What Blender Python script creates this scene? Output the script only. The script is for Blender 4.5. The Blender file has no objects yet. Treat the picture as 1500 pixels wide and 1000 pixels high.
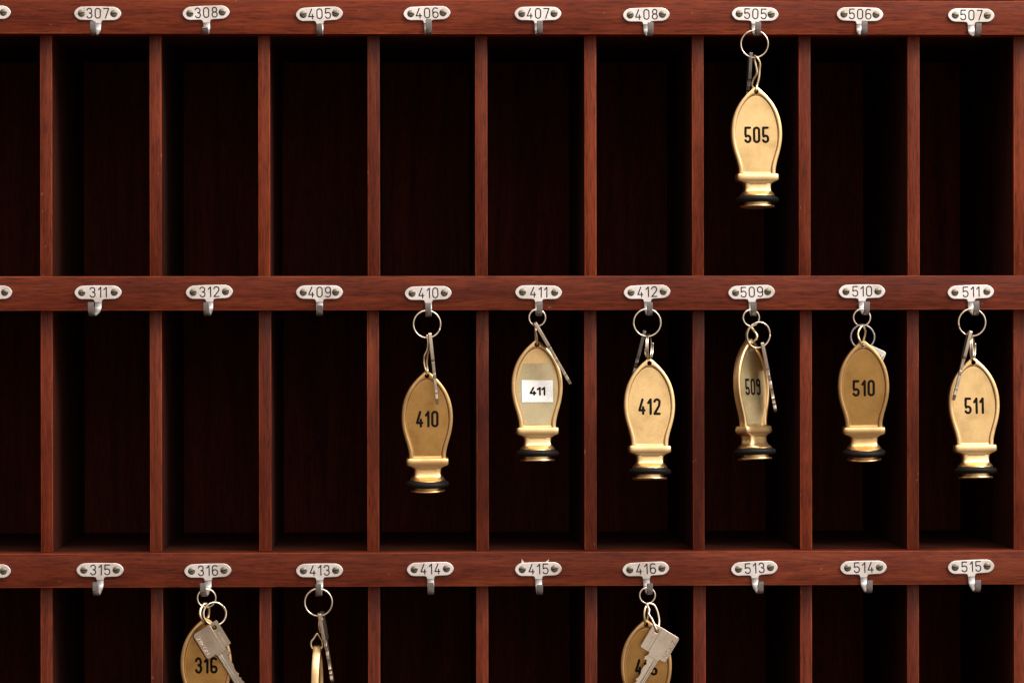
import bpy, bmesh, math, random
import numpy as np
from mathutils import Vector, Matrix, Euler

random.seed(7)
R = math.radians
S = 0.0005                      # one length unit of the measurements below is half a millimetre
SC = bpy.context.scene
COL = SC.collection

# ------------------------------------------------------------------ camera, light, exposure
F = 5000.0
CAM = Vector((-150.0, -5000.0, 10.0))
YAW, PITCH, ROLL = math.atan(150 / F), math.atan(10 / F), R(0.08)
ROT = Matrix.Rotation(-YAW, 3, 'Z') @ Matrix.Rotation(math.pi / 2 - PITCH, 3, 'X') @ Matrix.Rotation(-ROLL, 3, 'Z')
cd = bpy.data.cameras.new('camera')
cd.sensor_width = 36.0
cd.lens = 36.0 * F / 1500.0
cd.clip_start, cd.clip_end = 0.05, 50.0
cam = bpy.data.objects.new('camera', cd)
cam.matrix_world = Matrix.Translation(CAM * S) @ ROT.to_4x4()
COL.objects.link(cam)
SC.camera = cam

w = bpy.data.worlds.new('World')
SC.world = w
w.use_nodes = True
_nt = w.node_tree
_bg = _nt.nodes['Background']


def _math(op, a, b=None):
    n = _nt.nodes.new('ShaderNodeMath')
    n.operation = op
    for i, v in enumerate((a, b)):
        if v is None:
            continue
        if hasattr(v, 'node'):
            _nt.links.new(v, n.inputs[i])
        else:
            n.inputs[i].default_value = v
    return n.outputs[0]


def _ramp(src, stops):
    r = _nt.nodes.new('ShaderNodeValToRGB')
    r.color_ramp.interpolation = 'EASE'
    e = r.color_ramp.elements
    while len(e) < len(stops):
        e.new(0.5)
    for el, (p, c) in zip(e, stops):
        el.position, el.color = p, (*c, 1)
    _nt.links.new(src, r.inputs[0])
    return r.outputs[0]


# the hall in front of the rack: bright upper right by the windows, dim and warm on the left and below
_tc = _nt.nodes.new('ShaderNodeTexCoord')
_sx = _nt.nodes.new('ShaderNodeSeparateXYZ')
_nt.links.new(_tc.outputs['Generated'], _sx.inputs[0])
_up = _ramp(_math('MULTIPLY_ADD', _sx.outputs[2], 0.5), [(0.30, (0.20, 0.155, 0.13)), (0.47, (0.42, 0.36, 0.32)), (0.62, (1.0, 0.95, 0.90)), (0.9, (1.25, 1.2, 1.15))])
_up.node.inputs[0].links[0].from_node.inputs[2].default_value = 0.5
_rt = _ramp(_math('MULTIPLY_ADD', _sx.outputs[0], 0.5), [(0.10, (0.26, 0.20, 0.17)), (0.43, (0.74, 0.67, 0.63)), (0.62, (1.22, 1.21, 1.20)), (0.9, (1.3, 1.3, 1.27))])
_rt.node.inputs[0].links[0].from_node.inputs[2].default_value = 0.5
_mx = _nt.nodes.new('ShaderNodeMix')
_mx.data_type, _mx.blend_type = 'RGBA', 'MULTIPLY'
_mx.inputs[0].default_value = 1.0
_nt.links.new(_up, _mx.inputs[6])
_nt.links.new(_rt, _mx.inputs[7])
_nt.links.new(_mx.outputs[2], _bg.inputs[0])
_bg.inputs[1].default_value = 1.0


def area(name, loc, target, sx, sy, power, col):
    ld = bpy.data.lights.new(name, 'AREA')
    ld.shape = 'RECTANGLE'
    ld.size, ld.size_y = sx, sy
    ld.energy = power
    ld.color = col
    o = bpy.data.objects.new(name, ld)
    o.location = loc
    o.rotation_euler = (Vector(target) - Vector(loc)).to_track_quat('-Z', 'Y').to_euler()
    COL.objects.link(o)
    return o


area('window_light', (1.9, -1.5, 1.9), (0.10, 0, 0.0), 1.0, 1.0, 44, (1.0, 0.97, 0.94))
area('ceiling_light', (0.2, -1.1, 2.2), (0, 0, 0), 2.0, 0.6, 18, (1.0, 0.90, 0.82))

SC.view_settings.view_transform = 'Standard'
SC.view_settings.look = 'None'
SC.view_settings.exposure = 0.72
SC.view_settings.gamma = 1.0
SC.view_settings.use_curve_mapping = False


def W(px, py, t=0.0):
    """the point at distance t in front of the rack's face seen at a place of the measured picture (units)"""
    d = ROT @ Vector(((px - 750) / F, -(py - 500) / F, -1.0))
    k = (-t - CAM.y) / d.y
    return CAM + d * k


# ------------------------------------------------------------------ materials
def new_mat(name):
    m = bpy.data.materials.new(name)
    m.use_nodes = True
    nt = m.node_tree
    return m, nt, nt.nodes['Principled BSDF']


def nd(nt, typ, **kw):
    n = nt.nodes.new(typ)
    for k, v in kw.items():
        setattr(n, k, v)
    return n


def ramp(nt, src, stops):
    r = nd(nt, 'ShaderNodeValToRGB')
    e = r.color_ramp.elements
    while len(e) < len(stops):
        e.new(0.5)
    for el, (p, c) in zip(e, stops):
        el.position = p
        el.color = c if len(c) == 4 else (*c, 1)
    nt.links.new(src, r.inputs[0])
    return r.outputs[0]


def mixc(nt, a, b, fac, mode='MIX'):
    m = nd(nt, 'ShaderNodeMix', data_type='RGBA', blend_type=mode)
    for sock, v in ((m.inputs[6], a), (m.inputs[7], b), (m.inputs[0], fac)):
        if hasattr(v, 'node'):
            nt.links.new(v, sock)
        else:
            sock.default_value = v
    return m.outputs[2]


def noise(nt, vec, scale, detail=3.0, rough=0.55, dist=0.0):
    n = nd(nt, 'ShaderNodeTexNoise')
    n.inputs['Scale'].default_value = scale
    n.inputs['Detail'].default_value = detail
    n.inputs['Roughness'].default_value = rough
    n.inputs['Distortion'].default_value = dist
    nt.links.new(vec, n.inputs['Vector'])
    return n.outputs['Fac']


def coords(nt, scale, jitter=0.0):
    tc = nd(nt, 'ShaderNodeTexCoord')
    mp = nd(nt, 'ShaderNodeMapping')
    mp.inputs['Scale'].default_value = scale
    if jitter:
        oi = nd(nt, 'ShaderNodeObjectInfo')
        cm = nd(nt, 'ShaderNodeCombineXYZ')
        mu = nd(nt, 'ShaderNodeMath', operation='MULTIPLY')
        mu.inputs[1].default_value = jitter
        nt.links.new(oi.outputs['Random'], mu.inputs[0])
        for i in range(3):
            nt.links.new(mu.outputs[0], cm.inputs[i])
        nt.links.new(cm.outputs[0], mp.inputs['Location'])
    nt.links.new(tc.outputs['Object'], mp.inputs['Vector'])
    return mp.outputs[0]


def wood(name, axis, dark=1.0, rough=0.42, worn=False):
    """mahogany: long soft figure, short dark pores, all running along one axis"""
    m, nt, b = new_mat(name)
    def sc(along, across):
        return (along, across, across) if axis == 'x' else (across, across, along)
    v1 = coords(nt, sc(8, 130), 37.0)
    v2 = coords(nt, sc(60, 1000), 53.0)
    v3 = coords(nt, sc(150, 1300), 71.0)
    v4 = coords(nt, (9, 9, 9), 11.0)
    fig = noise(nt, v1, 1.0, 4.0, 0.6, 0.7)
    por = noise(nt, v2, 1.0, 3.0, 0.6)
    fle = noise(nt, v3, 1.0, 2.0, 0.5)
    blo = noise(nt, v4, 1.0, 3.0, 0.6)
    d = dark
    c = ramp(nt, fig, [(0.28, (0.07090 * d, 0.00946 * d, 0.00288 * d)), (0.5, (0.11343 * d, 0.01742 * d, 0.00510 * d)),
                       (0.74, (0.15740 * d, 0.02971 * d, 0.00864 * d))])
    p = ramp(nt, por, [(0.34, (0.46, 0.40, 0.38)), (0.50, (1, 1, 1)), (0.70, (1.16, 1.2, 1.22))])
    c = mixc(nt, c, p, 0.8, 'MULTIPLY')
    f = ramp(nt, fle, [(0.30, (0.5, 0.45, 0.42)), (0.46, (1, 1, 1)), (0.8, (1.1, 1.12, 1.14))])
    c = mixc(nt, c, f, 0.6, 'MULTIPLY')
    k = ramp(nt, blo, [(0.3, (0.74, 0.70, 0.68)), (0.7, (1.15, 1.18, 1.2))])
    c = mixc(nt, c, k, 0.8, 'MULTIPLY')
    oi = nd(nt, 'ShaderNodeObjectInfo')
    tint = ramp(nt, oi.outputs['Random'], [(0.0, (0.80, 0.82, 0.9)), (0.5, (1, 1, 1)), (1.0, (1.18, 1.12, 1.0))])
    c = mixc(nt, c, tint, 0.9 if axis == 'z' else 0.6, 'MULTIPLY')
    vs = coords(nt, sc(160, 420), 91.0)
    spk = noise(nt, vs, 1.0, 2.0, 0.5)
    sf = ramp(nt, spk, [(0.735, (0, 0, 0)), (0.78, (0.5, 0.5, 0.5))])
    c = mixc(nt, c, (0.30 * d, 0.13 * d, 0.08 * d, 1), sf)
    if worn:
        c = mixc(nt, c, (1.7, 1.9, 2.1, 1), 1.0, 'MULTIPLY')
    nt.links.new(c, b.inputs['Base Color'])
    rr = ramp(nt, blo, [(0.3, (rough - 0.07,) * 3), (0.7, (rough + 0.1,) * 3)])
    nt.links.new(rr, b.inputs['Roughness'])
    b.inputs['Specular IOR Level'].default_value = 0.16
    bp = nd(nt, 'ShaderNodeBump')
    bp.inputs['Strength'].default_value = 0.25
    bp.inputs['Distance'].default_value = 0.0004
    nt.links.new(por, bp.inputs['Height'])
    nt.links.new(bp.outputs[0], b.inputs['Normal'])
    return m


def metal(name, col, rough, var=0.08, patina=None, pat_amt=0.5, metallic=1.0, bump=0.04, scale=260.0, jitter=9.0):
    m, nt, b = new_mat(name)
    v = coords(nt, (1, 1, 1), jitter)
    n1 = noise(nt, v, scale, 5.0, 0.62)
    n2 = noise(nt, v, scale * 5.5, 3.0, 0.6)
    n3 = noise(nt, v, scale * 0.28, 3.0, 0.55)
    c = (*col, 1)
    if patina:
        f = ramp(nt, n1, [(0.40, (0, 0, 0)), (0.66, (pat_amt,) * 3)])
        c = mixc(nt, c, (*patina, 1), f)
        f3 = ramp(nt, n3, [(0.33, (0.78, 0.75, 0.70)), (0.52, (0.97, 0.97, 0.96)), (0.68, (1.05, 1.05, 1.05))])
        c = mixc(nt, c, f3, 1.0, 'MULTIPLY')
    f2 = ramp(nt, n2, [(0.3, (0.88, 0.88, 0.88)), (0.6, (1.03, 1.03, 1.03))])
    c = mixc(nt, c, f2, 0.9, 'MULTIPLY')
    nt.links.new(c, b.inputs['Base Color'])
    b.inputs['Metallic'].default_value = metallic
    r = ramp(nt, n1, [(0.3, (max(0.05, rough - var),) * 3), (0.7, (rough + var,) * 3)])
    nt.links.new(r, b.inputs['Roughness'])
    bp = nd(nt, 'ShaderNodeBump')
    bp.inputs['Strength'].default_value = bump
    bp.inputs['Distance'].default_value = 0.0006
    nt.links.new(n2, bp.inputs['Height'])
    nt.links.new(bp.outputs[0], b.inputs['Normal'])
    return m


def plain(name, col, rough=0.5, spec=0.5):
    m, nt, b = new_mat(name)
    v = coords(nt, (1, 1, 1), 5.0)
    n = noise(nt, v, 700.0, 3.0)
    f = ramp(nt, n, [(0.3, (0.85, 0.85, 0.85)), (0.7, (1.08, 1.08, 1.08))])
    c = mixc(nt, (*col, 1), f, 1.0, 'MULTIPLY')
    nt.links.new(c, b.inputs['Base Color'])
    b.inputs['Roughness'].default_value = rough
    b.inputs['Specular IOR Level'].default_value = spec
    return m


M_RAIL = wood('mahogany along', 'x')
M_DIV = wood('mahogany upright', 'z')
M_WORNX = wood('worn arris along', 'x', 1.0, 0.5, True)
M_WORNZ = wood('worn arris upright', 'z', 1.0, 0.5, True)
M_SHELF_SHADE = wood('shaded mahogany shelf', 'x', 0.30, 0.75)  # same mahogany, darkened to put the cell shade into its colour
M_BOARD_SHADE = wood('shaded mahogany board', 'z', 0.32, 0.75)  # divider sides: shade inside the cells painted in as darker wood
M_BACK_SHADE = wood('shaded mahogany back', 'z', 0.72, 0.75)  # back wood also toned down for the shade deep in the cells
M_PLATE = metal('satin nickel', (0.87, 0.84, 0.83), 0.42, 0.05, (0.62, 0.56, 0.54), 0.5, scale=160.0)
M_HOOK = metal('bare steel', (0.37, 0.36, 0.36), 0.45, 0.06, (0.36, 0.35, 0.36), 0.6, scale=220.0)
M_SCREW = metal('aged screw', (0.21, 0.188, 0.145), 0.48, 0.06, (0.13, 0.115, 0.085), 0.7, scale=500.0)
M_SLOT = plain('screw slot', (0.012, 0.010, 0.008), 0.8, 0.1)
M_BRASS = metal('rubbed brass', (0.74, 0.525, 0.27), 0.33, 0.05, (0.66, 0.45, 0.20), 0.40, scale=130.0, bump=0.02)
M_PANEL = metal('dull brass', (0.66, 0.45, 0.21), 0.37, 0.04, (0.62, 0.42, 0.18), 0.35, scale=200.0, bump=0.02)
M_BRASS2 = metal('browned dimmed brass', (0.72, 0.475, 0.22), 0.34, 0.05, (0.52, 0.31, 0.11), 0.45, scale=130.0, bump=0.02)  # patina, plus the dimmer reflection of down-tipped tags put into the colour
M_PANEL2 = metal('browned dimmed dull brass', (0.56, 0.325, 0.105), 0.36, 0.04, (0.42, 0.24, 0.08), 0.4, scale=200.0, bump=0.02)  # panel of those tags: browner patina and painted-in dim reflection
M_PANEL3 = metal('greenish dull brass', (0.72, 0.61, 0.37), 0.42, 0.04, (0.52, 0.42, 0.22), 0.5, scale=200.0, bump=0.02)
M_RUBBER = plain('black rubber', (0.005, 0.005, 0.005), 0.55, 0.16)
M_INK = plain('black enamel', (0.006, 0.004, 0.003), 0.75, 0.1)
M_ENGRAVE = plain('engraved ink', (0.012, 0.011, 0.012), 0.7, 0.1)
M_WIRE = metal('nickel wire', (0.80, 0.71, 0.58), 0.24, 0.05, (0.5, 0.4, 0.28), 0.5, scale=300.0)
M_WIREB = metal('brass wire', (0.80, 0.67, 0.45), 0.26, 0.05, (0.45, 0.31, 0.14), 0.5, scale=300.0)
M_KEY = metal('nickel silver', (0.50, 0.42, 0.34), 0.34, 0.06, (0.40, 0.34, 0.27), 0.55, scale=240.0)
M_KEYD = metal('worn key cuts', (0.22, 0.19, 0.155), 0.42, 0.06, (0.15, 0.12, 0.10), 0.7, scale=600.0)
M_KEYB = metal('dull key', (0.155, 0.118, 0.088), 0.30, 0.06, (0.11, 0.085, 0.065), 0.55, scale=240.0)
M_KEYW = metal('bright key', (0.90, 0.88, 0.86), 0.5, 0.05, (0.8, 0.78, 0.75), 0.3, metallic=0.5, scale=240.0)
M_STAMP = metal('rubbed stamping', (0.30, 0.225, 0.165), 0.35, 0.05, scale=300.0)
M_KEY_SHADE = metal('shaded key', (0.20, 0.185, 0.17), 0.36, 0.06, (0.09, 0.085, 0.08), 0.6, scale=240.0)  # darker copy of the key metal, shade painted in for keys hanging behind
M_PAPER = plain('white paper', (0.92, 0.92, 0.91), 0.6, 0.3)
M_SCRAP = plain('torn plastic', (0.50, 0.42, 0.38), 0.5, 0.4)


def tape_mat():
    m, nt, b = new_mat('clear tape')
    b.inputs['Base Color'].default_value = (0.62, 0.60, 0.40, 1)
    b.inputs['Roughness'].default_value = 0.28
    v = coords(nt, (1, 1, 1))
    n = noise(nt, v, 420.0, 4.0, 0.7)
    a = ramp(nt, n, [(0.35, (0.22,) * 3), (0.62, (0.34,) * 3), (0.75, (0.55,) * 3)])
    nt.links.new(a, b.inputs['Alpha'])
    return m


M_TAPE = tape_mat()


# ------------------------------------------------------------------ object helpers
def link(o, parent=None):
    COL.objects.link(o)
    if parent is not None:
        o.parent = parent
    return o


def tag_of(o, label, cat, group=None):
    o['label'], o['category'] = label, cat
    if group:
        o['group'] = group
    return o


def thing(name, loc, label, cat, group=None, rot=None):
    o = bpy.data.objects.new(name, None)
    o.empty_display_size = 0.01
    o.location = Vector(loc) * S
    if rot is not None:
        o.rotation_euler = rot
    link(o)
    return tag_of(o, label, cat, group)


def mesh_obj(name, bm, mats, parent=None, angle=35, loc=None):
    me = bpy.data.meshes.new(name)
    bmesh.ops.recalc_face_normals(bm, faces=bm.faces)
    for v in bm.verts:
        v.co *= S
    for f in bm.faces:
        f.smooth = True
    bm.to_mesh(me)
    bm.free()
    for m in (mats if isinstance(mats, (list, tuple)) else [mats]):
        me.materials.append(m)
    me.set_sharp_from_angle(angle=R(angle))
    o = bpy.data.objects.new(name, me)
    if loc is not None:
        o.location = Vector(loc) * S
    return link(o, parent)


def box(bm, x0, x1, y0, y1, z0, z1, bev=0.0, seg=2):
    vs = bmesh.ops.create_cube(bm, size=1.0)['verts']
    for v in vs:
        v.co = Vector(((x0 + x1) / 2 + v.co.x * (x1 - x0), (y0 + y1) / 2 + v.co.y * (y1 - y0),
                       (z0 + z1) / 2 + v.co.z * (z1 - z0)))
    if bev:
        es = list({e for v in vs for e in v.link_edges})
        bmesh.ops.bevel(bm, geom=es, offset=bev, segments=seg, affect='EDGES', profile=0.6)


def tube(bm, pts, r, n=10, closed=False, flat=1.0, up=None, mat=0):
    """a round wire through the points; flat squeezes it along y"""
    pts = [Vector(p) for p in pts]
    N = len(pts)
    tang = []
    for i in range(N):
        a = pts[(i - 1) % N] if (closed or i > 0) else pts[i]
        b = pts[(i + 1) % N] if (closed or i < N - 1) else pts[i]
        tang.append((b - a).normalized())
    ref = Vector((0, 1, 0)) if abs(tang[0].y) < 0.9 else Vector((1, 0, 0))
    nrm = (ref - tang[0] * ref.dot(tang[0])).normalized()
    frames = []
    for i in range(N):
        nrm = (nrm - tang[i] * nrm.dot(tang[i])).normalized()
        frames.append((nrm, tang[i].cross(nrm)))
    rings = []
    def ring(c, fr, rad):
        vs = []
        for k in range(n):
            a = 2 * math.pi * k / n
            d = fr[0] * math.cos(a) * rad + fr[1] * math.sin(a) * rad
            d.y *= flat
            vs.append(bm.verts.new(c + d))
        return vs
    if not closed:
        for q in (80, 45):
            rings.append(ring(pts[0] - tang[0] * r * math.sin(R(q)), frames[0], r * math.cos(R(q))))
    for i in range(N):
        rings.append(ring(pts[i], frames[i], r))
    if not closed:
        for q in (45, 80):
            rings.append(ring(pts[-1] + tang[-1] * r * math.sin(R(q)), frames[-1], r * math.cos(R(q))))
    M = len(rings)
    for i in range(M if closed else M - 1):
        a, b = rings[i], rings[(i + 1) % M]
        off = 0
        if closed and i == M - 1:
            off = min(range(n), key=lambda o: sum((a[k].co - b[(k + o) % n].co).length for k in range(n)))
        for k in range(n):
            f = bm.faces.new((a[k], a[(k + 1) % n], b[(k + 1 + off) % n], b[(k + off) % n]))
            f.material_index = mat
    if not closed:
        for rr in (rings[0], rings[-1]):
            f = bm.faces.new(rr)
            f.material_index = mat


def spline(pts, n=8, closed=False):
    """Catmull-Rom through points of any dimension"""
    P = [np.array(p, float) for p in pts]
    N = len(P)
    out = []
    segs = N if closed else N - 1
    for i in range(segs):
        if closed:
            p0, p1, p2, p3 = P[(i - 1) % N], P[i], P[(i + 1) % N], P[(i + 2) % N]
        else:
            p1, p2 = P[i], P[i + 1]
            p0 = P[i - 1] if i > 0 else 2 * p1 - p2
            p3 = P[i + 2] if i + 2 < N else 2 * p2 - p1
        for k in range(n):
            t = k / n
            out.append(0.5 * ((2 * p1) + (-p0 + p2) * t + (2 * p0 - 5 * p1 + 4 * p2 - p3) * t * t
                              + (-p0 + 3 * p1 - 3 * p2 + p3) * t ** 3))
    if not closed:
        out.append(P[-1])
    return out


def resample(pts, n):
    P = np.array(pts, float)
    d = np.r_[0, np.cumsum(np.linalg.norm(np.diff(P, axis=0), axis=1))]
    u = np.linspace(0, d[-1], n)
    return [np.array([np.interp(x, d, P[:, j]) for j in range(P.shape[1])]) for x in u]


def sheet(outline, holes, half, bev, res=2):
    """a flat plate cut to an outline (x, z) with rounded edges; returns a bmesh, lying in the xz plane, y -half..half"""
    cu = bpy.data.curves.new('cut', 'CURVE')
    cu.dimensions = '2D'
    cu.fill_mode = 'BOTH'
    cu.extrude = max(half - bev, 0.0)
    cu.bevel_depth = bev
    cu.bevel_resolution = res
    cu.offset = -bev
    for lp in [outline] + list(holes):
        sp = cu.splines.new('POLY')
        sp.points.add(len(lp) - 1)
        for p, q in zip(sp.points, lp):
            p.co = (q[0], q[1], 0, 1)
        sp.use_cyclic_u = True
    o = bpy.data.objects.new('cut', cu)
    COL.objects.link(o)
    dg = bpy.context.evaluated_depsgraph_get()
    me = bpy.data.meshes.new_from_object(o.evaluated_get(dg))
    bm = bmesh.new()
    bm.from_mesh(me)
    bmesh.ops.remove_doubles(bm, verts=bm.verts, dist=0.01)
    bpy.data.objects.remove(o)
    bpy.data.curves.remove(cu)
    bpy.data.meshes.remove(me)
    for v in bm.verts:
        v.co = Vector((v.co.x, -v.co.z, v.co.y))
    return bm


def circle(cx, cz, r, n=20):
    return [(cx + r * math.cos(2 * math.pi * k / n), cz + r * math.sin(2 * math.pi * k / n)) for k in range(n)]


def round_poly(pts, r, n=5):
    """corner rounding of a polygon; r one value or one per corner"""
    out = []
    N = len(pts)
    for i in range(N):
        p = Vector(pts[i]); a = Vector(pts[i - 1]); b = Vector(pts[(i + 1) % N])
        rr = r[i] if isinstance(r, (list, tuple)) else r
        if rr <= 0:
            out.append((p.x, p.y)); continue
        u, v = (a - p).normalized(), (b - p).normalized()
        s, e = p + u * rr, p + v * rr
        for k in range(n + 1):
            t = k / n
            q = s * (1 - t) ** 2 + p * 2 * t * (1 - t) + e * t * t
            out.append((q.x, q.y))
    return out


# ------------------------------------------------------------------ lettering: engraver's strokes
def arc(cx, cy, rx, ry, a0, a1, n=12):
    return [(cx + rx * math.cos(R(a0 + (a1 - a0) * k / n)), cy + ry * math.sin(R(a0 + (a1 - a0) * k / n))) for k in range(n + 1)]


def glyph(c, w, h):
    """strokes of a sign in a box w by h (centre lines), and its advance width"""
    r = w / 2
    if c == '0' or c == 'O':
        if c == 'O':
            r = w / 2
        return [arc(r, h - r, r, r, 0, 180) + arc(r, r, r, r, 180, 360) + [(w, h - r)]], w
    if c == '1':
        return [[(0, h * 0.76), (w * 0.46, h), (w * 0.46, 0)]], w * 0.46
    if c == '2':
        return [arc(r, h - r, r, r, 170, -15) + [(w * 0.90, h * 0.56), (0, 0), (w, 0)]], w
    if c == '3':
        q = h * 0.27
        return [arc(r * 0.95, h - q, r * 0.95, q, 160, -70) + [(w * 0.5, h * 0.535)],
                [(w * 0.5, h * 0.535)] + arc(r, q, r, q, 70, -160)], w
    if c == '4':
        return [[(w * 0.62, h), (0, h * 0.24), (w, h * 0.24)], [(w * 0.74, h * 0.46), (w * 0.74, 0)]], w
    if c == '5':
        return [[(w * 0.95, h), (w * 0.08, h), (w * 0.04, h * 0.54)] + arc(r, r + h * 0.08, r, r, 135, 0)
                + arc(r, r, r, r, 0, -160)], w
    if c == '6':
        return [[(w * 0.92, h * 0.93)] + arc(r, h - r, r, r, 60, 180, 8) + arc(r, r, r, r, 180, 360) + [(w, r + h * 0.06)]
                + arc(r, r + h * 0.06, r, r, 0, 165, 10)], w
    if c == '9':
        g, a = glyph('6', w, h)
        return [[(w - x, h - y) for x, y in s] for s in g], a
    if c == '7':
        return [[(0, h), (w, h), (w * 0.36, 0)]], w
    if c == '8':
        q1, q2 = h * 0.245, h * 0.265
        return [arc(r, h - q1, r * 0.86, q1, 0, 360, 20), arc(r, q2, r, q2, 0, 360, 20)], w
    if c == 'Z':
        return [[(0, h), (w, h), (0, 0), (w, 0)]], w
    if c == 'I':
        return [[(0, h), (0, 0)]], 0.0
    if c == 'K':
        return [[(0, h), (0, 0)], [(w, h), (0, h * 0.45)], [(w * 0.3, h * 0.6), (w, 0)]], w
    if c == 'N':
        return [[(0, 0), (0, h), (w, 0), (w, h)]], w
    raise ValueError(c)


def write(bm, text, w, h, gap, stroke, y, flat=0.25, xf=None):
    """strokes of a word centred on the origin of the xz plane, at depth y"""
    adv, strokes = 0.0, []
    for i, c in enumerate(text):
        g, a = glyph(c, w, h)
        for s in g:
            strokes.append([(adv + px, pz) for px, pz in s])
        adv += a + gap
    adv -= gap
    for s in strokes:
        pts = [(px - adv / 2, pz - h / 2) for px, pz in s]
        d = [pts[0]]
        for p in pts[1:]:
            if math.hypot(p[0] - d[-1][0], p[1] - d[-1][1]) > 0.05:
                d.append(p)
        # split corners so that the wire keeps its width
        run = [d[0]]
        for i in range(1, len(d)):
            run.append(d[i])
            if i < len(d) - 1:
                a = Vector(d[i]) - Vector(d[i - 1]); b = Vector(d[i + 1]) - Vector(d[i])
                if a.angle(b) > R(40):
                    tube(bm, [xf(p, y) if xf else (p[0], y, p[1]) for p in run], stroke / 2, 8, flat=flat)
                    run = [d[i]]
        tube(bm, [xf(p, y) if xf else (p[0], y, p[1]) for p in run], stroke / 2, 8, flat=flat)


# ------------------------------------------------------------------ the rack
DEEP, REC = 520.0, 26.0
RAIL_H = 50.0
RAILS = [-404.0 * 1 + 0.0, 0.0, 403.8, 807.6, 1211.4]      # top edge of each rail as measured at the middle of the face
rack = thing('key_rack', W(600, 1250, -DEEP), 'dark red mahogany pigeonhole key rack of tall open compartments with horizontal rails',
             'key rack')
RB = Vector(rack.location) / S
XL, XR = W(-430, 430).x, W(1982, 430).x


def rz(y):
    return W(750, y + 0.4).z


def wear(bm):
    """the rounded arrises are rubbed paler than the faces"""
    bm.normal_update()
    for f in bm.faces:
        if max(abs(q) for q in f.normal) < 0.97:
            f.material_index = 1


def rack_part(name, x0, x1, y0, y1, z0, z1, m, bev):
    bm = bmesh.new()
    c = Vector(((x0 + x1) / 2, (y0 + y1) / 2, (z0 + z1) / 2))
    box(bm, x0 - c.x, x1 - c.x, y0 - c.y, y1 - c.y, z0 - c.z, z1 - c.z, bev)
    if isinstance(m, list):
        wear(bm)
    return mesh_obj(name, bm, m, rack, 35, c - RB)


for y in RAILS:
    z1, z0 = rz(y), rz(y + RAIL_H)
    rack_part('rail', XL, XR, 0, REC + 20, z0, z1, [M_RAIL, M_WORNX], 1.3)
    rack_part('shelf', XL, XR, REC + 20.1, DEEP, z0 + 0.3, z1 - 0.3, M_SHELF_SHADE, 0)
fr = [-422, -262, -101, 59, 220, 379, 538, 697, 856.5, 1014.5, 1171, 1329, 1485.5, 1642, 1799, 1956]
for i in range(len(RAILS) - 1):
    for px in fr:
        x0 = W(px, 430, -REC).x + random.uniform(-0.8, 0.8)
        x1 = x0 + 17.8 + random.uniform(-0.5, 0.5)
        y0 = REC + random.uniform(-1.5, 1.5)
        z0, z1 = rz(RAILS[i + 1]) + random.uniform(0.2, 0.7), rz(RAILS[i] + RAIL_H) - random.uniform(0.2, 0.8)
        dv = rack_part('divider', x0 + 0.25, x1 - 0.25, y0 + 14, DEEP, z0, z1, M_BOARD_SHADE, 0)
        # front edge in full wood tone, added ahead of the shade-darkened board
        bm = bmesh.new()
        box(bm, x0 - (x0 + x1) / 2, x1 - (x0 + x1) / 2, -7, 7, -(z1 - z0) / 2, (z1 - z0) / 2, 1.2)
        wear(bm)
        mesh_obj('edge_strip', bm, [M_DIV, M_WORNZ], dv, 35, (0, y0 + 6.99 - (y0 + 14 + DEEP) / 2, 0))
rack_part('back_panel', XL, XR, DEEP + 0.5, DEEP + 15, rz(RAILS[-1] + RAIL_H), rz(RAILS[0]), M_BACK_SHADE, 0)

# ------------------------------------------------------------------ number plates with their hooks
PLATES = [  # number, x, y, tilt, hook yaw, hook tip height
    ('', -18.5, 19.0, 0, 0, 0), ('307', 143.3, 20.6, -0.4, 3, 1), ('308', 302.0, 19.6, 2.4, 0, -10), ('405', 467.9, 21.3, 2.2, 0, -2),
    ('406', 625.4, 20.2, 1.8, -2, 4), ('407', 787.8, 20.8, 0.2, -1, 2), ('408', 946.5, 22.3, 1.4, -3, 1), ('505', 1105.9, 21.4, -1.0, 0, 1),
    ('506', 1259.3, 21.8, -0.8, -1, 3), ('507', 1422.2, 23.3, -0.5, -4, 1),
    ('', -16.5, 428.4, 0, 0, 0), ('311', 143.9, 428.5, 0.4, 8, 2), ('312', 306.8, 427.8, 1.4, 3, 1), ('409', 468.0, 428.2, 0, -2, -3),
    ('410', 627.2, 429.5, 1.0, 1, 1), ('411', 788.8, 428.3, -0.7, 0, 3), ('412', 947.7, 427.8, 1.6, 0, 1), ('509', 1100.7, 428.1, 1.8, 3, 2),
    ('510', 1262.2, 427.0, 0.5, -1, 1), ('511', 1421.6, 427.8, 1.5, 0, 3),
    ('', -18.5, 836.0, 0, 0, 0), ('315', 146.8, 834.3, 0, 3, 2), ('316', 304.6, 835.3, 1.3, 6, 2), ('413', 468.2, 835.0, 0.5, 1, 0),
    ('414', 630.3, 833.0, 1.3, 0, 0), ('415', 788.5, 833.0, 1.0, 0, -3), ('416', 945.8, 832.8, 2.6, -2, -1), ('513', 1104.8, 831.8, 2.8, -4, 0),
    ('514', 1264.5, 830.8, 1.0, -3, 1), ('515', 1422.0, 829.5, 2.1, -2, 0)]
HANG = {'410', '411', '412', '509', '510', '511', '505', '316', '413', '416'}
GP = 'numbered hook plates along the rack rails'


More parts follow.
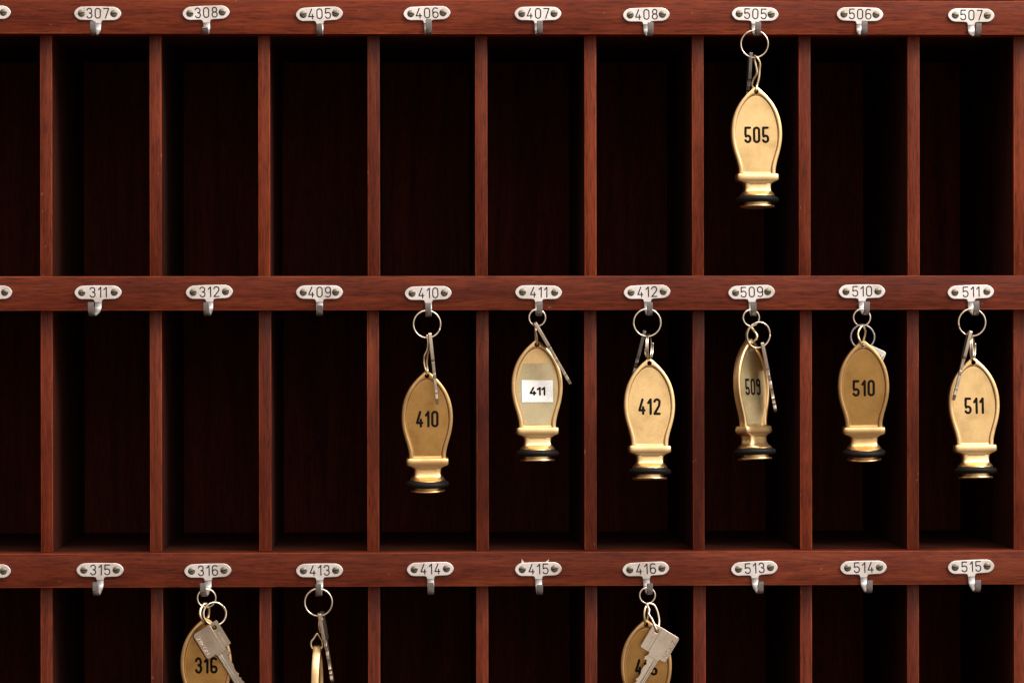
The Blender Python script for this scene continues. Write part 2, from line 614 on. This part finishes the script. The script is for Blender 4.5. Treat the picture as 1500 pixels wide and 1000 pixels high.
def plate_outline():
    hw, hh = 34.5, 10.4
    o = []
    def bow(x):
        return hh - 0.9 * (x / hw) ** 2
    o += [(x, bow(x)) for x in np.linspace(-24, 24, 13)]
    o += [(28.6, 8.3), (31.6, 5.7), (33.6, 2.9), (34.4, 0.2), (33.8, -2.6), (31.8, -5.6), (28.8, -8.1), (24.6, -9.6)]
    o += [(10, -9.9), (7.2, -10.4), (5.8, -11.8), (5.2, -14.5), (-5.2, -14.5), (-5.8, -11.8), (-7.2, -10.4), (-10, -9.9)]
    o += [(-24.6, -9.6), (-28.8, -8.3), (-31.9, -5.6), (-33.9, -2.6), (-34.5, 0), (-33.9, 2.7), (-31.9, 5.6), (-28.6, 8.3)]
    return o


def plate_bm():
    bm = sheet(plate_outline(), [], 1.5, 0.8, 2)
    for v in bm.verts:
        v.co.y -= 2.0
    return bm


def hook_bm(yaw, tip):
    path = spline([(2.0, -12.5), (2.2, -17.5), (4.2, -23.5), (10, -28), (20, -30.6), (31, -33), (40, -33.2), (46.5, -29), (49, -22 + tip * 0.4), (50, -16.5 + tip)], 5)
    bm = bmesh.new()
    n = len(path)
    rows = []
    for i, (t, z) in enumerate(path):
        u = i / (n - 1)
        a = np.array(path[max(i - 1, 0)]); b = np.array(path[min(i + 1, n - 1)])
        d = (b - a) / np.linalg.norm(b - a)
        nx, nz = -d[1], d[0]
        hw = 5.1 - 0.9 * u - (0.25 if i == n - 1 else 0)
        th = 1.15
        dx = math.tan(R(yaw)) * (t - 2) * -1.0
        row = []
        for (s, q) in ((-1, -1), (-0.86, -1.0), (0.86, -1.0), (1, -1), (1, 1), (0.86, 1.0), (-0.86, 1.0), (-1, 1)):
            q2 = q * (0.55 if abs(s) == 1 else 1.0)
            row.append(bm.verts.new((dx + s * hw, -(t + nx * th * q2), z + nz * th * q2)))
        rows.append(row)
    for a, b in zip(rows, rows[1:]):
        for k in range(8):
            bm.faces.new((a[k], a[(k + 1) % 8], b[(k + 1) % 8], b[k]))
    bm.faces.new(rows[0]); bm.faces.new(rows[-1])
    return bm


def screw_bm():
    bm = bmesh.new()
    prof = [(5.3, 3.2), (5.3, 3.9), (4.9, 4.4), (3.6, 5.0), (1.8, 5.3), (0.01, 5.4)]
    n = 20
    rings = [[bm.verts.new((r * math.cos(2 * math.pi * k / n), -t, r * math.sin(2 * math.pi * k / n))) for k in range(n)] for r, t in prof]
    for a, b in zip(rings, rings[1:]):
        for k in range(n):
            bm.faces.new((a[k], a[(k + 1) % n], b[(k + 1) % n], b[k]))
    bm.faces.new(rings[-1])
    return bm


def slot_bm():
    bm = bmesh.new()
    pts = [(x, -(5.42 - 0.95 * (x / 4.6) ** 2), 0) for x in np.linspace(-4.4, 4.4, 9)]
    tube(bm, pts, 0.8, 6, flat=0.4)
    return bm


P_PLATE = P_SCREW = P_SLOT = None
rowname = {0: 'top', 1: 'middle', 2: 'bottom'}
for i, (num, px, py, tilt, hyaw, tip) in enumerate(PLATES):
    row = rowname[i // 10]
    if num:
        what = 'with a bunch hanging from it' if num in HANG else 'with an empty hook'
        label = f'small nickel number plate reading {num} {what} on the {row} rail'
    else:
        label = f'nickel number plate cut by the left picture edge on the {row} rail'
    t = thing('number_plate', W(px, py, 0.0), label, 'number plate', GP, (0, -R(tilt), 0))
    if P_PLATE is None:
        P_PLATE = mesh_obj('plate', plate_bm(), M_PLATE, t, 14)
    else:
        o = P_PLATE.copy(); link(o, t)
    mesh_obj('hook', hook_bm(hyaw, tip), M_HOOK if num not in ('506', '507', '514', '515') else M_HOOK, t, 40)
    for s in (-23.6, 23.6):
        if P_SCREW is None:
            P_SCREW = mesh_obj('screw', screw_bm(), M_SCREW, t, 60)
            sc = P_SCREW
            P_SLOT = mesh_obj('screw_slot', slot_bm(), M_SLOT, sc, 60)
        else:
            sc = P_SCREW.copy(); link(sc, t)
            sl = P_SLOT.copy(); link(sl, sc)
        sc.location = Vector((s, 0, 0.2)) * S
        sc.rotation_euler = (0, R(random.uniform(-22, 22)), 0)
    if num:
        bm = bmesh.new()
        write(bm, num, 7.4, 14.2, 4.8, 1.75, -3.55, 0.2)
        mesh_obj('number', bm, M_ENGRAVE, t, 60, (0.2, 0, 0.4))

# two torn scraps sticking out above plate 415
for (a, b, c, lab) in (((763.5, 824), (768, 823), (764.2, 818), 'tiny torn white scrap above the left end of plate 415'),
                       ((798.5, 823), (803, 823), (804.4, 818.2), 'tiny torn white scrap above the right end of plate 415')):
    o0 = W(*a, 0.8)
    bm = sheet([(W(*q, 0.8).x - o0.x, W(*q, 0.8).z - o0.z) for q in (a, b, c)], [], 0.35, 0.1, 0)
    tag_of(mesh_obj('paper_scrap', bm, M_SCRAP, None, 35, o0), lab, 'scrap', 'torn scraps above plate 415')

# ------------------------------------------------------------------ brass tags
OUT = spline([(0, 0), (2.8, 0.9), (5.6, 3.2), (8.9, 6.3), (14.6, 11.6), (22.6, 21), (28.6, 30.5), (32.8, 40), (35.6, 50), (37.0, 59.5), (37.4, 69), (36.9, 78.5), (35.4, 88),
              (33.0, 97.5), (30.2, 107), (28.0, 116), (27.0, 122), (26.9, 129)], 6)
PAN = spline([(0, 15.0), (5.5, 15.8), (11.0, 19), (16.6, 25), (21.6, 33), (25.4, 42), (28.0, 52), (29.6, 62), (30.0, 71), (29.4, 80), (27.6, 90), (24.6, 100),
              (21.6, 109), (19.6, 117), (18.9, 124.6)], 6)
TH = 5.6


def tag_bm():
    N = 46
    o = resample(OUT, N); p = resample(PAN, N)
    bm = bmesh.new()
    prof = [(0.0, 0.0), (0.0, TH - 1.6), (0.05, TH - 0.5), (0.15, TH), (0.40, TH + 0.35), (0.60, TH + 0.3), (0.70, TH - 0.1), (0.76, TH - 1.0), (0.83, TH - 2.6), (0.88, TH - 3.2), (1.0, TH - 3.2)]
    def ring(s, t):
        right = [(o[i] * (1 - s) + p[i] * s) for i in range(N)]
        pts = [(x, z) for x, z in right] + [(-x, z) for x, z in right[:0:-1]]
        return [bm.verts.new((x, -t, -z)) for x, z in pts]
    sides = []
    for sg in (1, -1):
        rings = [ring(s, sg * t) for s, t in prof]
        for a, b in zip(rings, rings[1:]):
            for k in range(len(a)):
                if k == N - 1:
                    continue
                f = bm.faces.new((a[k], a[(k + 1) % len(a)], b[(k + 1) % len(a)], b[k]))
        # the panel: strips straight across
        last = rings[-1]; L = len(last)
        for k in range(0, N - 1):
            a1, a2 = last[k], last[k + 1]
            b1, b2 = last[(L - k) % L], last[(L - k - 1) % L]
            vs = [a1, a2, b2] if k == 0 else [a1, a2, b2, b1]
            f = bm.faces.new(vs)
            f.material_index = 1
        # close the ring ends at the bottom of the panel frame
        for a, b in zip(rings, rings[1:]):
            pass
        bottom = [r[N - 1] for r in rings] + [r[N] for r in reversed(rings)]
        bm.faces.new(bottom)
        sides.append(rings)
    bmesh.ops.remove_doubles(bm, verts=bm.verts, dist=0.001)
    # foot
    lev = [(127.4, 29.6, 9.8, 9), (128.2, 30.5, 11.2, 9), (129.4, 30.9, 12, 9), (133, 31.0, 12.4, 9), (136, 30.9, 12.2, 9), (137.6, 30.0, 11.8, 9), (139.2, 27, 11.2, 8),
           (140.6, 23.2, 10.9, 7), (142.0, 21.8, 10.8, 7), (142.6, 20.2, 10.4, 7), (145, 19.6, 10.4, 7), (149, 19.3, 10.6, 7), (152.5, 20.0, 11.6, 6), (155, 21.7, 14, 4.2), (157, 23.8, 18.5, 3),
           (158.6, 25.0, 22.5, 2.4), (159.6, 25.5, 24.6, 2.1), (160.6, 25.3, 25.1, 2), (162, 22.0, 22.0, 2), (170, 20.0, 20.0, 2), (173.4, 20.0, 20.0, 2), (174.2, 24.8, 24.8, 2),
           (175.6, 25.3, 25.3, 2), (176.6, 24.6, 24.6, 2)]
    n = 56
    rg = []
    for y, a, b, e in lev:
        r_ = []
        for k in range(n):
            th = 2 * math.pi * (k + 0.5) / n
            c, s = math.cos(th), math.sin(th)
            r_.append(bm.verts.new((a * math.copysign(abs(c) ** (2 / e), c), -b * math.copysign(abs(s) ** (2 / e), s), -y)))
        rg.append(r_)
    for a, b in zip(rg, rg[1:]):
        for k in range(n):
            bm.faces.new((a[k], a[(k + 1) % n], b[(k + 1) % n], b[k]))
    bm.faces.new(rg[0]); bm.faces.new(rg[-1])
    return bm


def bore(o, x, z, r, depth):
    """drill a hole through an object along y"""
    bm = bmesh.new()
    bmesh.ops.create_cone(bm, cap_ends=True, segments=24, radius1=r, radius2=r, depth=depth)
    for v in bm.verts:
        v.co = Vector((x + v.co.x, v.co.z, z + v.co.y))
    c = mesh_obj('drill', bm, M_BRASS, o.parent)
    md = o.modifiers.new('bore', 'BOOLEAN')
    md.operation, md.object, md.solver = 'DIFFERENCE', c, 'EXACT'
    md.use_self = True
    bpy.context.view_layer.update()
    dg = bpy.context.evaluated_depsgraph_get()
    me = bpy.data.meshes.new_from_object(o.evaluated_get(dg))
    o.modifiers.clear()
    o.data = me
    me.set_sharp_from_angle(angle=R(35))
    bpy.data.objects.remove(c)


def ring_bm(Rr, r, n=48):
    bm = bmesh.new()
    tube(bm, [(Rr * math.cos(2 * math.pi * k / n), Rr * math.sin(2 * math.pi * k / n), 0) for k in range(n)], r, 14, closed=True)
    return bm


TAGS = [  # number, tip x, tip y, depth, yaw (+ turns the face to the right), pitch (+ tips the face upwards), lean, look
    ('505', 1106.8, 127.6, 20, 4, 3, 0.3, 'pale bright brass tag alone in the top row'),
    ('410', 625.2, 542.7, 20, 2, -4, 0.5, 'orange brass tag, leftmost in the middle row'),
    ('411', 785.8, 497.6, 20, 3, 2, 0.3, 'brass tag with a white paper label under clear tape'),
    ('412', 950.6, 524.8, 20, 3, 5, -0.3, 'pale brass tag with a dark key behind it'),
    ('509', 1097.5, 496.0, 20, 47, 4, -0.8, 'brass tag turned well to the right'),
    ('510', 1264.2, 497.8, 20, -2, -5, 0.9, 'deep orange brass tag with a white key corner behind it'),
    ('511', 1424.6, 523.6, 20, 2, 4, 0.6, 'pale brass tag, rightmost in the middle row'),
    ('316', 301.5, 903.0, 20, 2, -4, 0.3, 'dark brass tag behind a flat key, lower left'),
    ('413', 464.6, 944.0, 20, 86, 0, 0.0, 'brass tag hanging edge-on'),
    ('416', 946.6, 906.0, 20, -3, -4, 0.0, 'brown brass tag behind a tilted flat key')]
P_TAG = P_RUB = None
for num, px, py, t, yaw, pitch, lean, look in TAGS:
    lab = f'{look}, numbered {num}' if num != '413' else f'{look} below plate 413'
    g = thing('key_tag', W(px, py, t), lab, 'key tag', 'brass room key tags', Euler((R(-pitch), R(-lean), R(yaw)), 'XYZ'))
    if P_TAG is None:
        P_TAG = mesh_obj('tag_body', tag_bm(), [M_BRASS, M_PANEL], g, 32)
        bore(P_TAG, 0, -7.4, 3.5, 40)
        rb = ring_bm(25.2, 6.2)
        for v in rb.verts:
            v.co.z *= 0.76
        P_RUB = mesh_obj('rubber_ring', rb, M_RUBBER, g, 60, (0, 0, -165.6))
    else:
        tb = link(P_TAG.copy(), g)
        link(P_RUB.copy(), g)
        if num in ('410', '510', '316', '416'):
            for sl, m in zip(tb.material_slots, (M_BRASS2, M_PANEL2)):
                sl.link, sl.material = 'OBJECT', m
        if num == '509':
            tb.material_slots[1].link, tb.material_slots[1].material = 'OBJECT', M_PANEL3
    if num == '411':
        bm = sheet(round_poly([(-20.5, -34.5), (20.8, -34.0), (27.0, -60), (28.0, -80), (25.5, -95), (17.5, -123), (-18.0, -123), (-25.5, -95), (-28.2, -80), (-27.3, -60)], 1.0, 2), [], 0.15, 0.0, 0)
        mesh_obj('tape', bm, M_TAPE, g, 35, (0, -(TH - 3.2) - 0.3, 0))
        bm = sheet([(-22.6, -58.6), (23.0, -59.4), (23.0, -91.0), (-22.2, -90.8)], [], 0.2, 0.0, 0)
        lb = mesh_obj('paper_label', bm, M_PAPER, g, 35, (0, -(TH - 3.2) - 0.9, 0))
        bm = bmesh.new()
        write(bm, '411', 7.4, 10.2, 3.2, 2.7, 0, 0.15)
        mesh_obj('label_number', bm, M_INK, lb, 60, (0.4, -0.35, -75.0))
    else:
        bm = bmesh.new()
        write(bm, num, 7.4, 20.8, 5.7, 3.7, -(TH - 3.2) - 0.1, 0.16)
        mesh_obj('number', bm, M_INK, g, 60, (0, 0, -70.6))

# ------------------------------------------------------------------ keys: hole at the origin, blade down
KEY_HOLE = (0.0, 0.0)


def bow_outline(flip):
    d = 0 if flip > 0 else -5.4
    o = round_poly([(-9.5, 8), (34.5, 8), (34.5, -34), (25.0 + d, -34), (25.0 + d, -37), (6.5 + d, -37), (6.5 + d, -32.5), (-9.5, -32.5)], [3, 4, 5, 0, 0, 0, 0, 2], 4)
    return [(flip * x, z) for x, z in o]


def blade_outline(flip):
    d = 0 if flip > 0 else -5.4
    rnd = random.Random(3)
    L = [(24.0, -36.5)]
    q = -45.0
    while q > -87:
        L.append((24.0 - rnd.uniform(0, 0.7), q))
        q -= rnd.uniform(1.8, 4.0)
    L += [(24.0, -88), (21.0, -95), (16.0, -96)]
    z = -93.0
    x = 13.0
    while z < -44:
        L.append((x - rnd.uniform(0, 3.4), z)); z += 2.6
        L.append((x - rnd.uniform(0.5, 3.6), z)); z += rnd.uniform(1.6, 3.2)
    L += [(4.8, -45), (4.0, -41), (6.8, -36.5)]
    return [(flip * (x_ + d), z_) for x_, z_ in L]


def key_text_xf(p, y):
    # the word runs along the outer edge of the bow, reading up the key
    return (22.4 + p[1], y, -13.0 - p[0])


KEYPROTO = {}


def build_key(g, flip):
    if flip not in KEYPROTO:
        bow = mesh_obj('bow', sheet(bow_outline(flip), [circle(0, 0, 3.2)], 2.4, 0.6, 1), M_KEY, g, 12)
        bl = mesh_obj('blade', sheet(blade_outline(flip), [], 2.0, 0.4, 1), M_KEY, g, 12)
        bm = bmesh.new()
        d = 0 if flip > 0 else -5.4
        for sx in (1, -1):
            tube(bm, [(flip * (18.4 + d), -2.05 * sx, -38), (flip * (18.4 + d), -2.05 * sx, -90)], 1.0, 6, flat=0.35)
            tube(bm, [(flip * (21.4 + d), -2.05 * sx, -38), (flip * (21.4 + d), -2.05 * sx, -92)], 0.6, 6, flat=0.35)
        gr = mesh_obj('groove', bm, M_KEYD, bl, 60)
        bm = bmesh.new()
        for sx in (1, -1):
            tube(bm, [(flip * 4.6, -2.42 * sx, 6), (flip * 4.6, -2.42 * sx, -33)], 0.5, 6, flat=0.5)
            for k in range(8):
                z = -9 - k * 2.6
                tube(bm, [(flip * -2.5, -2.42 * sx, z), (flip * 1.2, -2.42 * sx, z - 0.9)], 0.35, 5, flat=0.5)
        mk = mesh_obj('stamped_line', bm, M_KEYD, bow, 60)
        bm = bmesh.new()
        write(bm, 'ZIIKON', 4.6, 5.6, 1.9, 1.1, -2.42, 0.4,
              (lambda p, y: (flip * 29.6 + p[1], y, -13.0 - p[0])))
        lt = mesh_obj('stamped_word', bm, M_KEYD, bow, 60)
        KEYPROTO[flip] = (bow, bl, gr, mk, lt)
    else:
        bow, bl, gr, mk, lt = KEYPROTO[flip]
        b2 = link(bow.copy(), g)
        l2 = link(bl.copy(), g)
        link(gr.copy(), l2); link(mk.copy(), b2); link(lt.copy(), b2)


KEYS = [  # number, hole x, y, depth, lean of the blade (+ to the right), twist about the key, pitch, flip, look
    ('505', 1099.3, 85.0, 12, -3.0, 88, -2, 1, 'dark grey key seen edge-on beside the link of tag 505'),
    ('410', 630.8, 495.5, 30, 6.0, -91, 1, 1, 'thin pale key seen edge-on in front of tag 410'),
    ('411', 787.8, 478.5, 30, 30.0, -93, 0, 1, 'thin key swung out to the right of tag 411'),
    ('412', 942.6, 491.5, 6, -14.0, 87, -3, 1, 'dark key seen edge-on half behind tag 412'),
    ('509', 1118.0, 509.0, 34, 10.8, -97, 1, -1, 'thin key hanging at the right edge of turned tag 509'),
    ('510', 1264.5, 509.0, 2, -25.0, 6, -7, 1, 'key behind tag 510 with only a white corner showing'),
    ('511', 1418.0, 493.0, 30, -14.0, -95, 1, 1, 'thin serrated key lying along the left edge of tag 511'),
    ('316', 313.5, 919.0, 34, 31.0, 24, -3, -1, 'flat dull key with stamped square head in front of tag 316'),
    ('413', 470.0, 905.0, 30, 9.5, -95, 0, -1, 'thin key seen edge-on right of edge-on tag 413'),
    ('416', 962.0, 923.5, 34, -31.5, 3, 4, 1, 'pale flat key with stamped square head in front of tag 416')]
for num, px, py, t, lean, twist, pitch, flip, lab in KEYS:
    g = thing('key', W(px, py, t), lab, 'key', 'room keys on the rings')
    m = Matrix.Rotation(R(-lean), 3, 'Y') @ Matrix.Rotation(R(-pitch), 3, 'X') @ Matrix.Rotation(R(twist), 3, 'Z')
    g.rotation_euler = m.to_euler()
    build_key(g, flip)
    for c in g.children_recursive:
        if num == '316' and c.name.startswith('stamped'):
            c.material_slots[0].link = 'OBJECT'
            c.material_slots[0].material = M_STAMP
        elif c.name.startswith('stamped') and flip == -1:
            c.material_slots[0].link = 'OBJECT'
            c.material_slots[0].material = M_KEYD
        if c.name.split('.')[0] in ('bow', 'blade'):
            c.material_slots[0].link = 'OBJECT'
            c.material_slots[0].material = M_KEY_SHADE if num in ('505', '412') else M_KEYW if num == '510' else M_KEYB if num == '316' else M_KEY


# ------------------------------------------------------------------ rings and links
GR = 'wire rings on the hooks'


def coil(Rx, Rz, r, turns=1.85, pitch=2.0, start=70, n=64):
    bm = bmesh.new()
    N = int(n * turns)
    pts = []
    for k in range(N + 1):
        a = R(start) + 2 * math.pi * turns * k / N
        pts.append((Rx * math.cos(a), -(pitch * (k / N - 0.5) * turns), Rz * math.sin(a)))
    tube(bm, pts, r, 10)
    return bm


def ring(px, py, t, Rx, r, yaw, label, m=M_WIRE, turns=1.85, start=70, group=GR, Rz=None, lean=0, pitch=0, gap=2.0):
    o = mesh_obj('key_ring', coil(Rx, Rz or Rx, r, turns, gap, start), m, None, 60, W(px, py, t))
    o.rotation_euler = (Matrix.Rotation(R(-lean), 3, 'Y') @ Matrix.Rotation(R(yaw), 3, 'Z') @ Matrix.Rotation(R(pitch), 3, 'X')).to_euler()
    return tag_of(o, label, 'key ring', group)


def wire(pts, r, label, m=M_WIREB, closed=False, n=8, name='wire_link'):
    c = W(pts[0][0], pts[0][1], pts[0][2])
    P = [W(*p) - c for p in spline(pts, n, closed)]
    bm = bmesh.new()
    tube(bm, P, r * 1.3, 10, closed)
    o = mesh_obj(name, bm, m, None, 60, c)
    return tag_of(o, label, 'wire link', 'wire links through the tag holes')


for num, px, py, rad, thick in (('505', 1105.2, 65.0, 19.8, 1.3), ('410', 625.5, 474.8, 19.9, 1.3), ('412', 948.0, 472.6, 19.9, 1.3),
                                ('511', 1423.7, 472.2, 19.9, 1.3), ('413', 466.6, 881.6, 19.9, 1.3)):
    ring(px, py, 20, rad, thick, random.uniform(-6, 6), f'large thin wire ring hung on the hook of plate {num}', start=random.uniform(0, 300), gap=1.7)
for num, px, py, rad in (('411', 787.0, 465.3, 12.0), ('509', 1100.3, 465.5, 12.0), ('510', 1262.5, 465.2, 12.3), ('316', 302.6, 875.6, 13.2), ('416', 948.3, 871.6, 11.4)):
    ring(px, py, 20, rad, 1.35, random.uniform(-8, 8), f'small wire ring hung on the hook of plate {num}', turns=1.0 if num != '316' else 1.4, start=270, gap=1.4)

# links of the bunches
wire([(1105, 82, 20), (1109, 85, 25), (1113, 93, 25), (1112.5, 104, 24), (1111.5, 115, 24), (1109, 125, 24), (1107.5, 132, 26), (1106, 135, 18), (1104.5, 131, 13), (1101.5, 125, 14), (1103.5, 117, 15),
      (1108.5, 108, 17), (1107.5, 98, 17), (1105, 88, 17)], 1.45, 'twisted double wire link joining tag 505 to its ring', closed=True)
wire([(625.5, 491, 20), (627, 500, 22), (626, 512, 22), (622, 521, 22), (621.5, 531, 22), (624, 543, 26), (625.5, 549, 20), (626.2, 542, 14), (625, 531, 14), (626.5, 520, 15), (628.5, 508, 16), (627.5, 497, 17)], 1.3,
     'bent wire link joining tag 410 to its ring', closed=True)
wire([(784.2, 475, 20), (785, 484, 25), (787, 493, 27), (786.8, 502, 26), (786, 506, 20), (785, 500, 13), (784, 488, 15)], 1.2, 'short wire link joining tag 411 to its ring', closed=True)
ring(951.0, 508.0, 20, 18.2, 1.2, 76, 'narrow split ring seen edge-on above tag 412', gap=2.6, group='split rings seen above the tags')
wire([(946.5, 497, 17), (946.2, 508, 15), (945, 516, 14), (947, 522, 15), (949.5, 520, 16)], 1.1, 'short bent wire beside the split ring of tag 412', m=M_WIRE)
ring(1424.6, 509.0, 20, 19.0, 1.25, 75, 'narrow split ring seen edge-on above tag 511', gap=2.6, group='split rings seen above the tags')
ring(1111.0, 490.6, 30, 17.0, 1.25, 10, 'round split ring overlapping the small ring above tag 509', Rz=19.0, lean=-20, gap=1.6, group='split rings seen above the tags')
wire([(1099.5, 478, 20), (1104, 484, 24), (1108.5, 490, 27), (1108, 496, 28), (1102, 502, 26), (1097.5, 503, 16), (1094, 497, 12), (1094, 488, 14), (1097, 480, 17)], 1.5, 'curled brass link joining tag 509 to its small ring', closed=True)
ring(1263.5, 493.4, 10, 17.6, 1.25, 6, 'round split ring half hidden behind tag 510', m=M_HOOK, gap=1.6, group='split rings seen above the tags')
wire([(1262.5, 478, 20), (1258, 484, 25), (1256.8, 491, 27), (1259.5, 499, 28), (1261.8, 505, 24), (1262.5, 505, 15), (1265.5, 496, 13), (1267.5, 487, 14), (1266, 480, 17)], 1.35, 'brass link joining tag 510 to its small ring', closed=True)
ring(314.5, 898.5, 28, 16.6, 1.3, 18, 'split ring carrying the flat key in front of tag 316', lean=20, gap=2.4, group='split rings seen above the tags')
wire([(299, 884, 20), (294, 892, 26), (293.5, 901, 30), (298, 909, 28), (301, 911, 18), (305.5, 902, 12), (306.2, 892, 13), (304, 885, 16)], 1.6, 'brass link joining tag 316 to its small ring', closed=True)
wire([(466.5, 899, 24), (467.5, 908, 26), (467.5, 918, 27), (469.5, 925, 25), (470.5, 918, 20), (469, 906, 19), (467.5, 899, 20)], 1.2, 'slim wire loop hanging between ring and tag below plate 413', closed=True)
wire([(464.8, 927.5, 20), (460, 934, 20), (455.8, 940, 20), (457, 948, 20), (464.5, 952, 20), (472, 947, 20), (471.8, 939, 20), (468.5, 933, 20)], 1.2, 'pointed wire loop through the top of edge-on tag 413', closed=True)
wire([(948, 884, 22), (951, 892, 27), (950.5, 899, 30), (955, 906, 33), (959, 915, 38), (962, 922, 38), (964.5, 919, 28), (965.5, 908, 22), (963, 895, 20), (957.5, 885, 19)], 1.3, 'long wire loop carrying the tilted key in front of tag 416', m=M_WIRE, closed=True)
wire([(948.5, 884, 18), (945, 891, 25), (943.7, 900, 27), (944.5, 909, 26), (945.5, 914, 19), (948, 907, 12), (949.5, 896, 14)], 1.45, 'short brass link joining tag 416 to its small ring', closed=True)
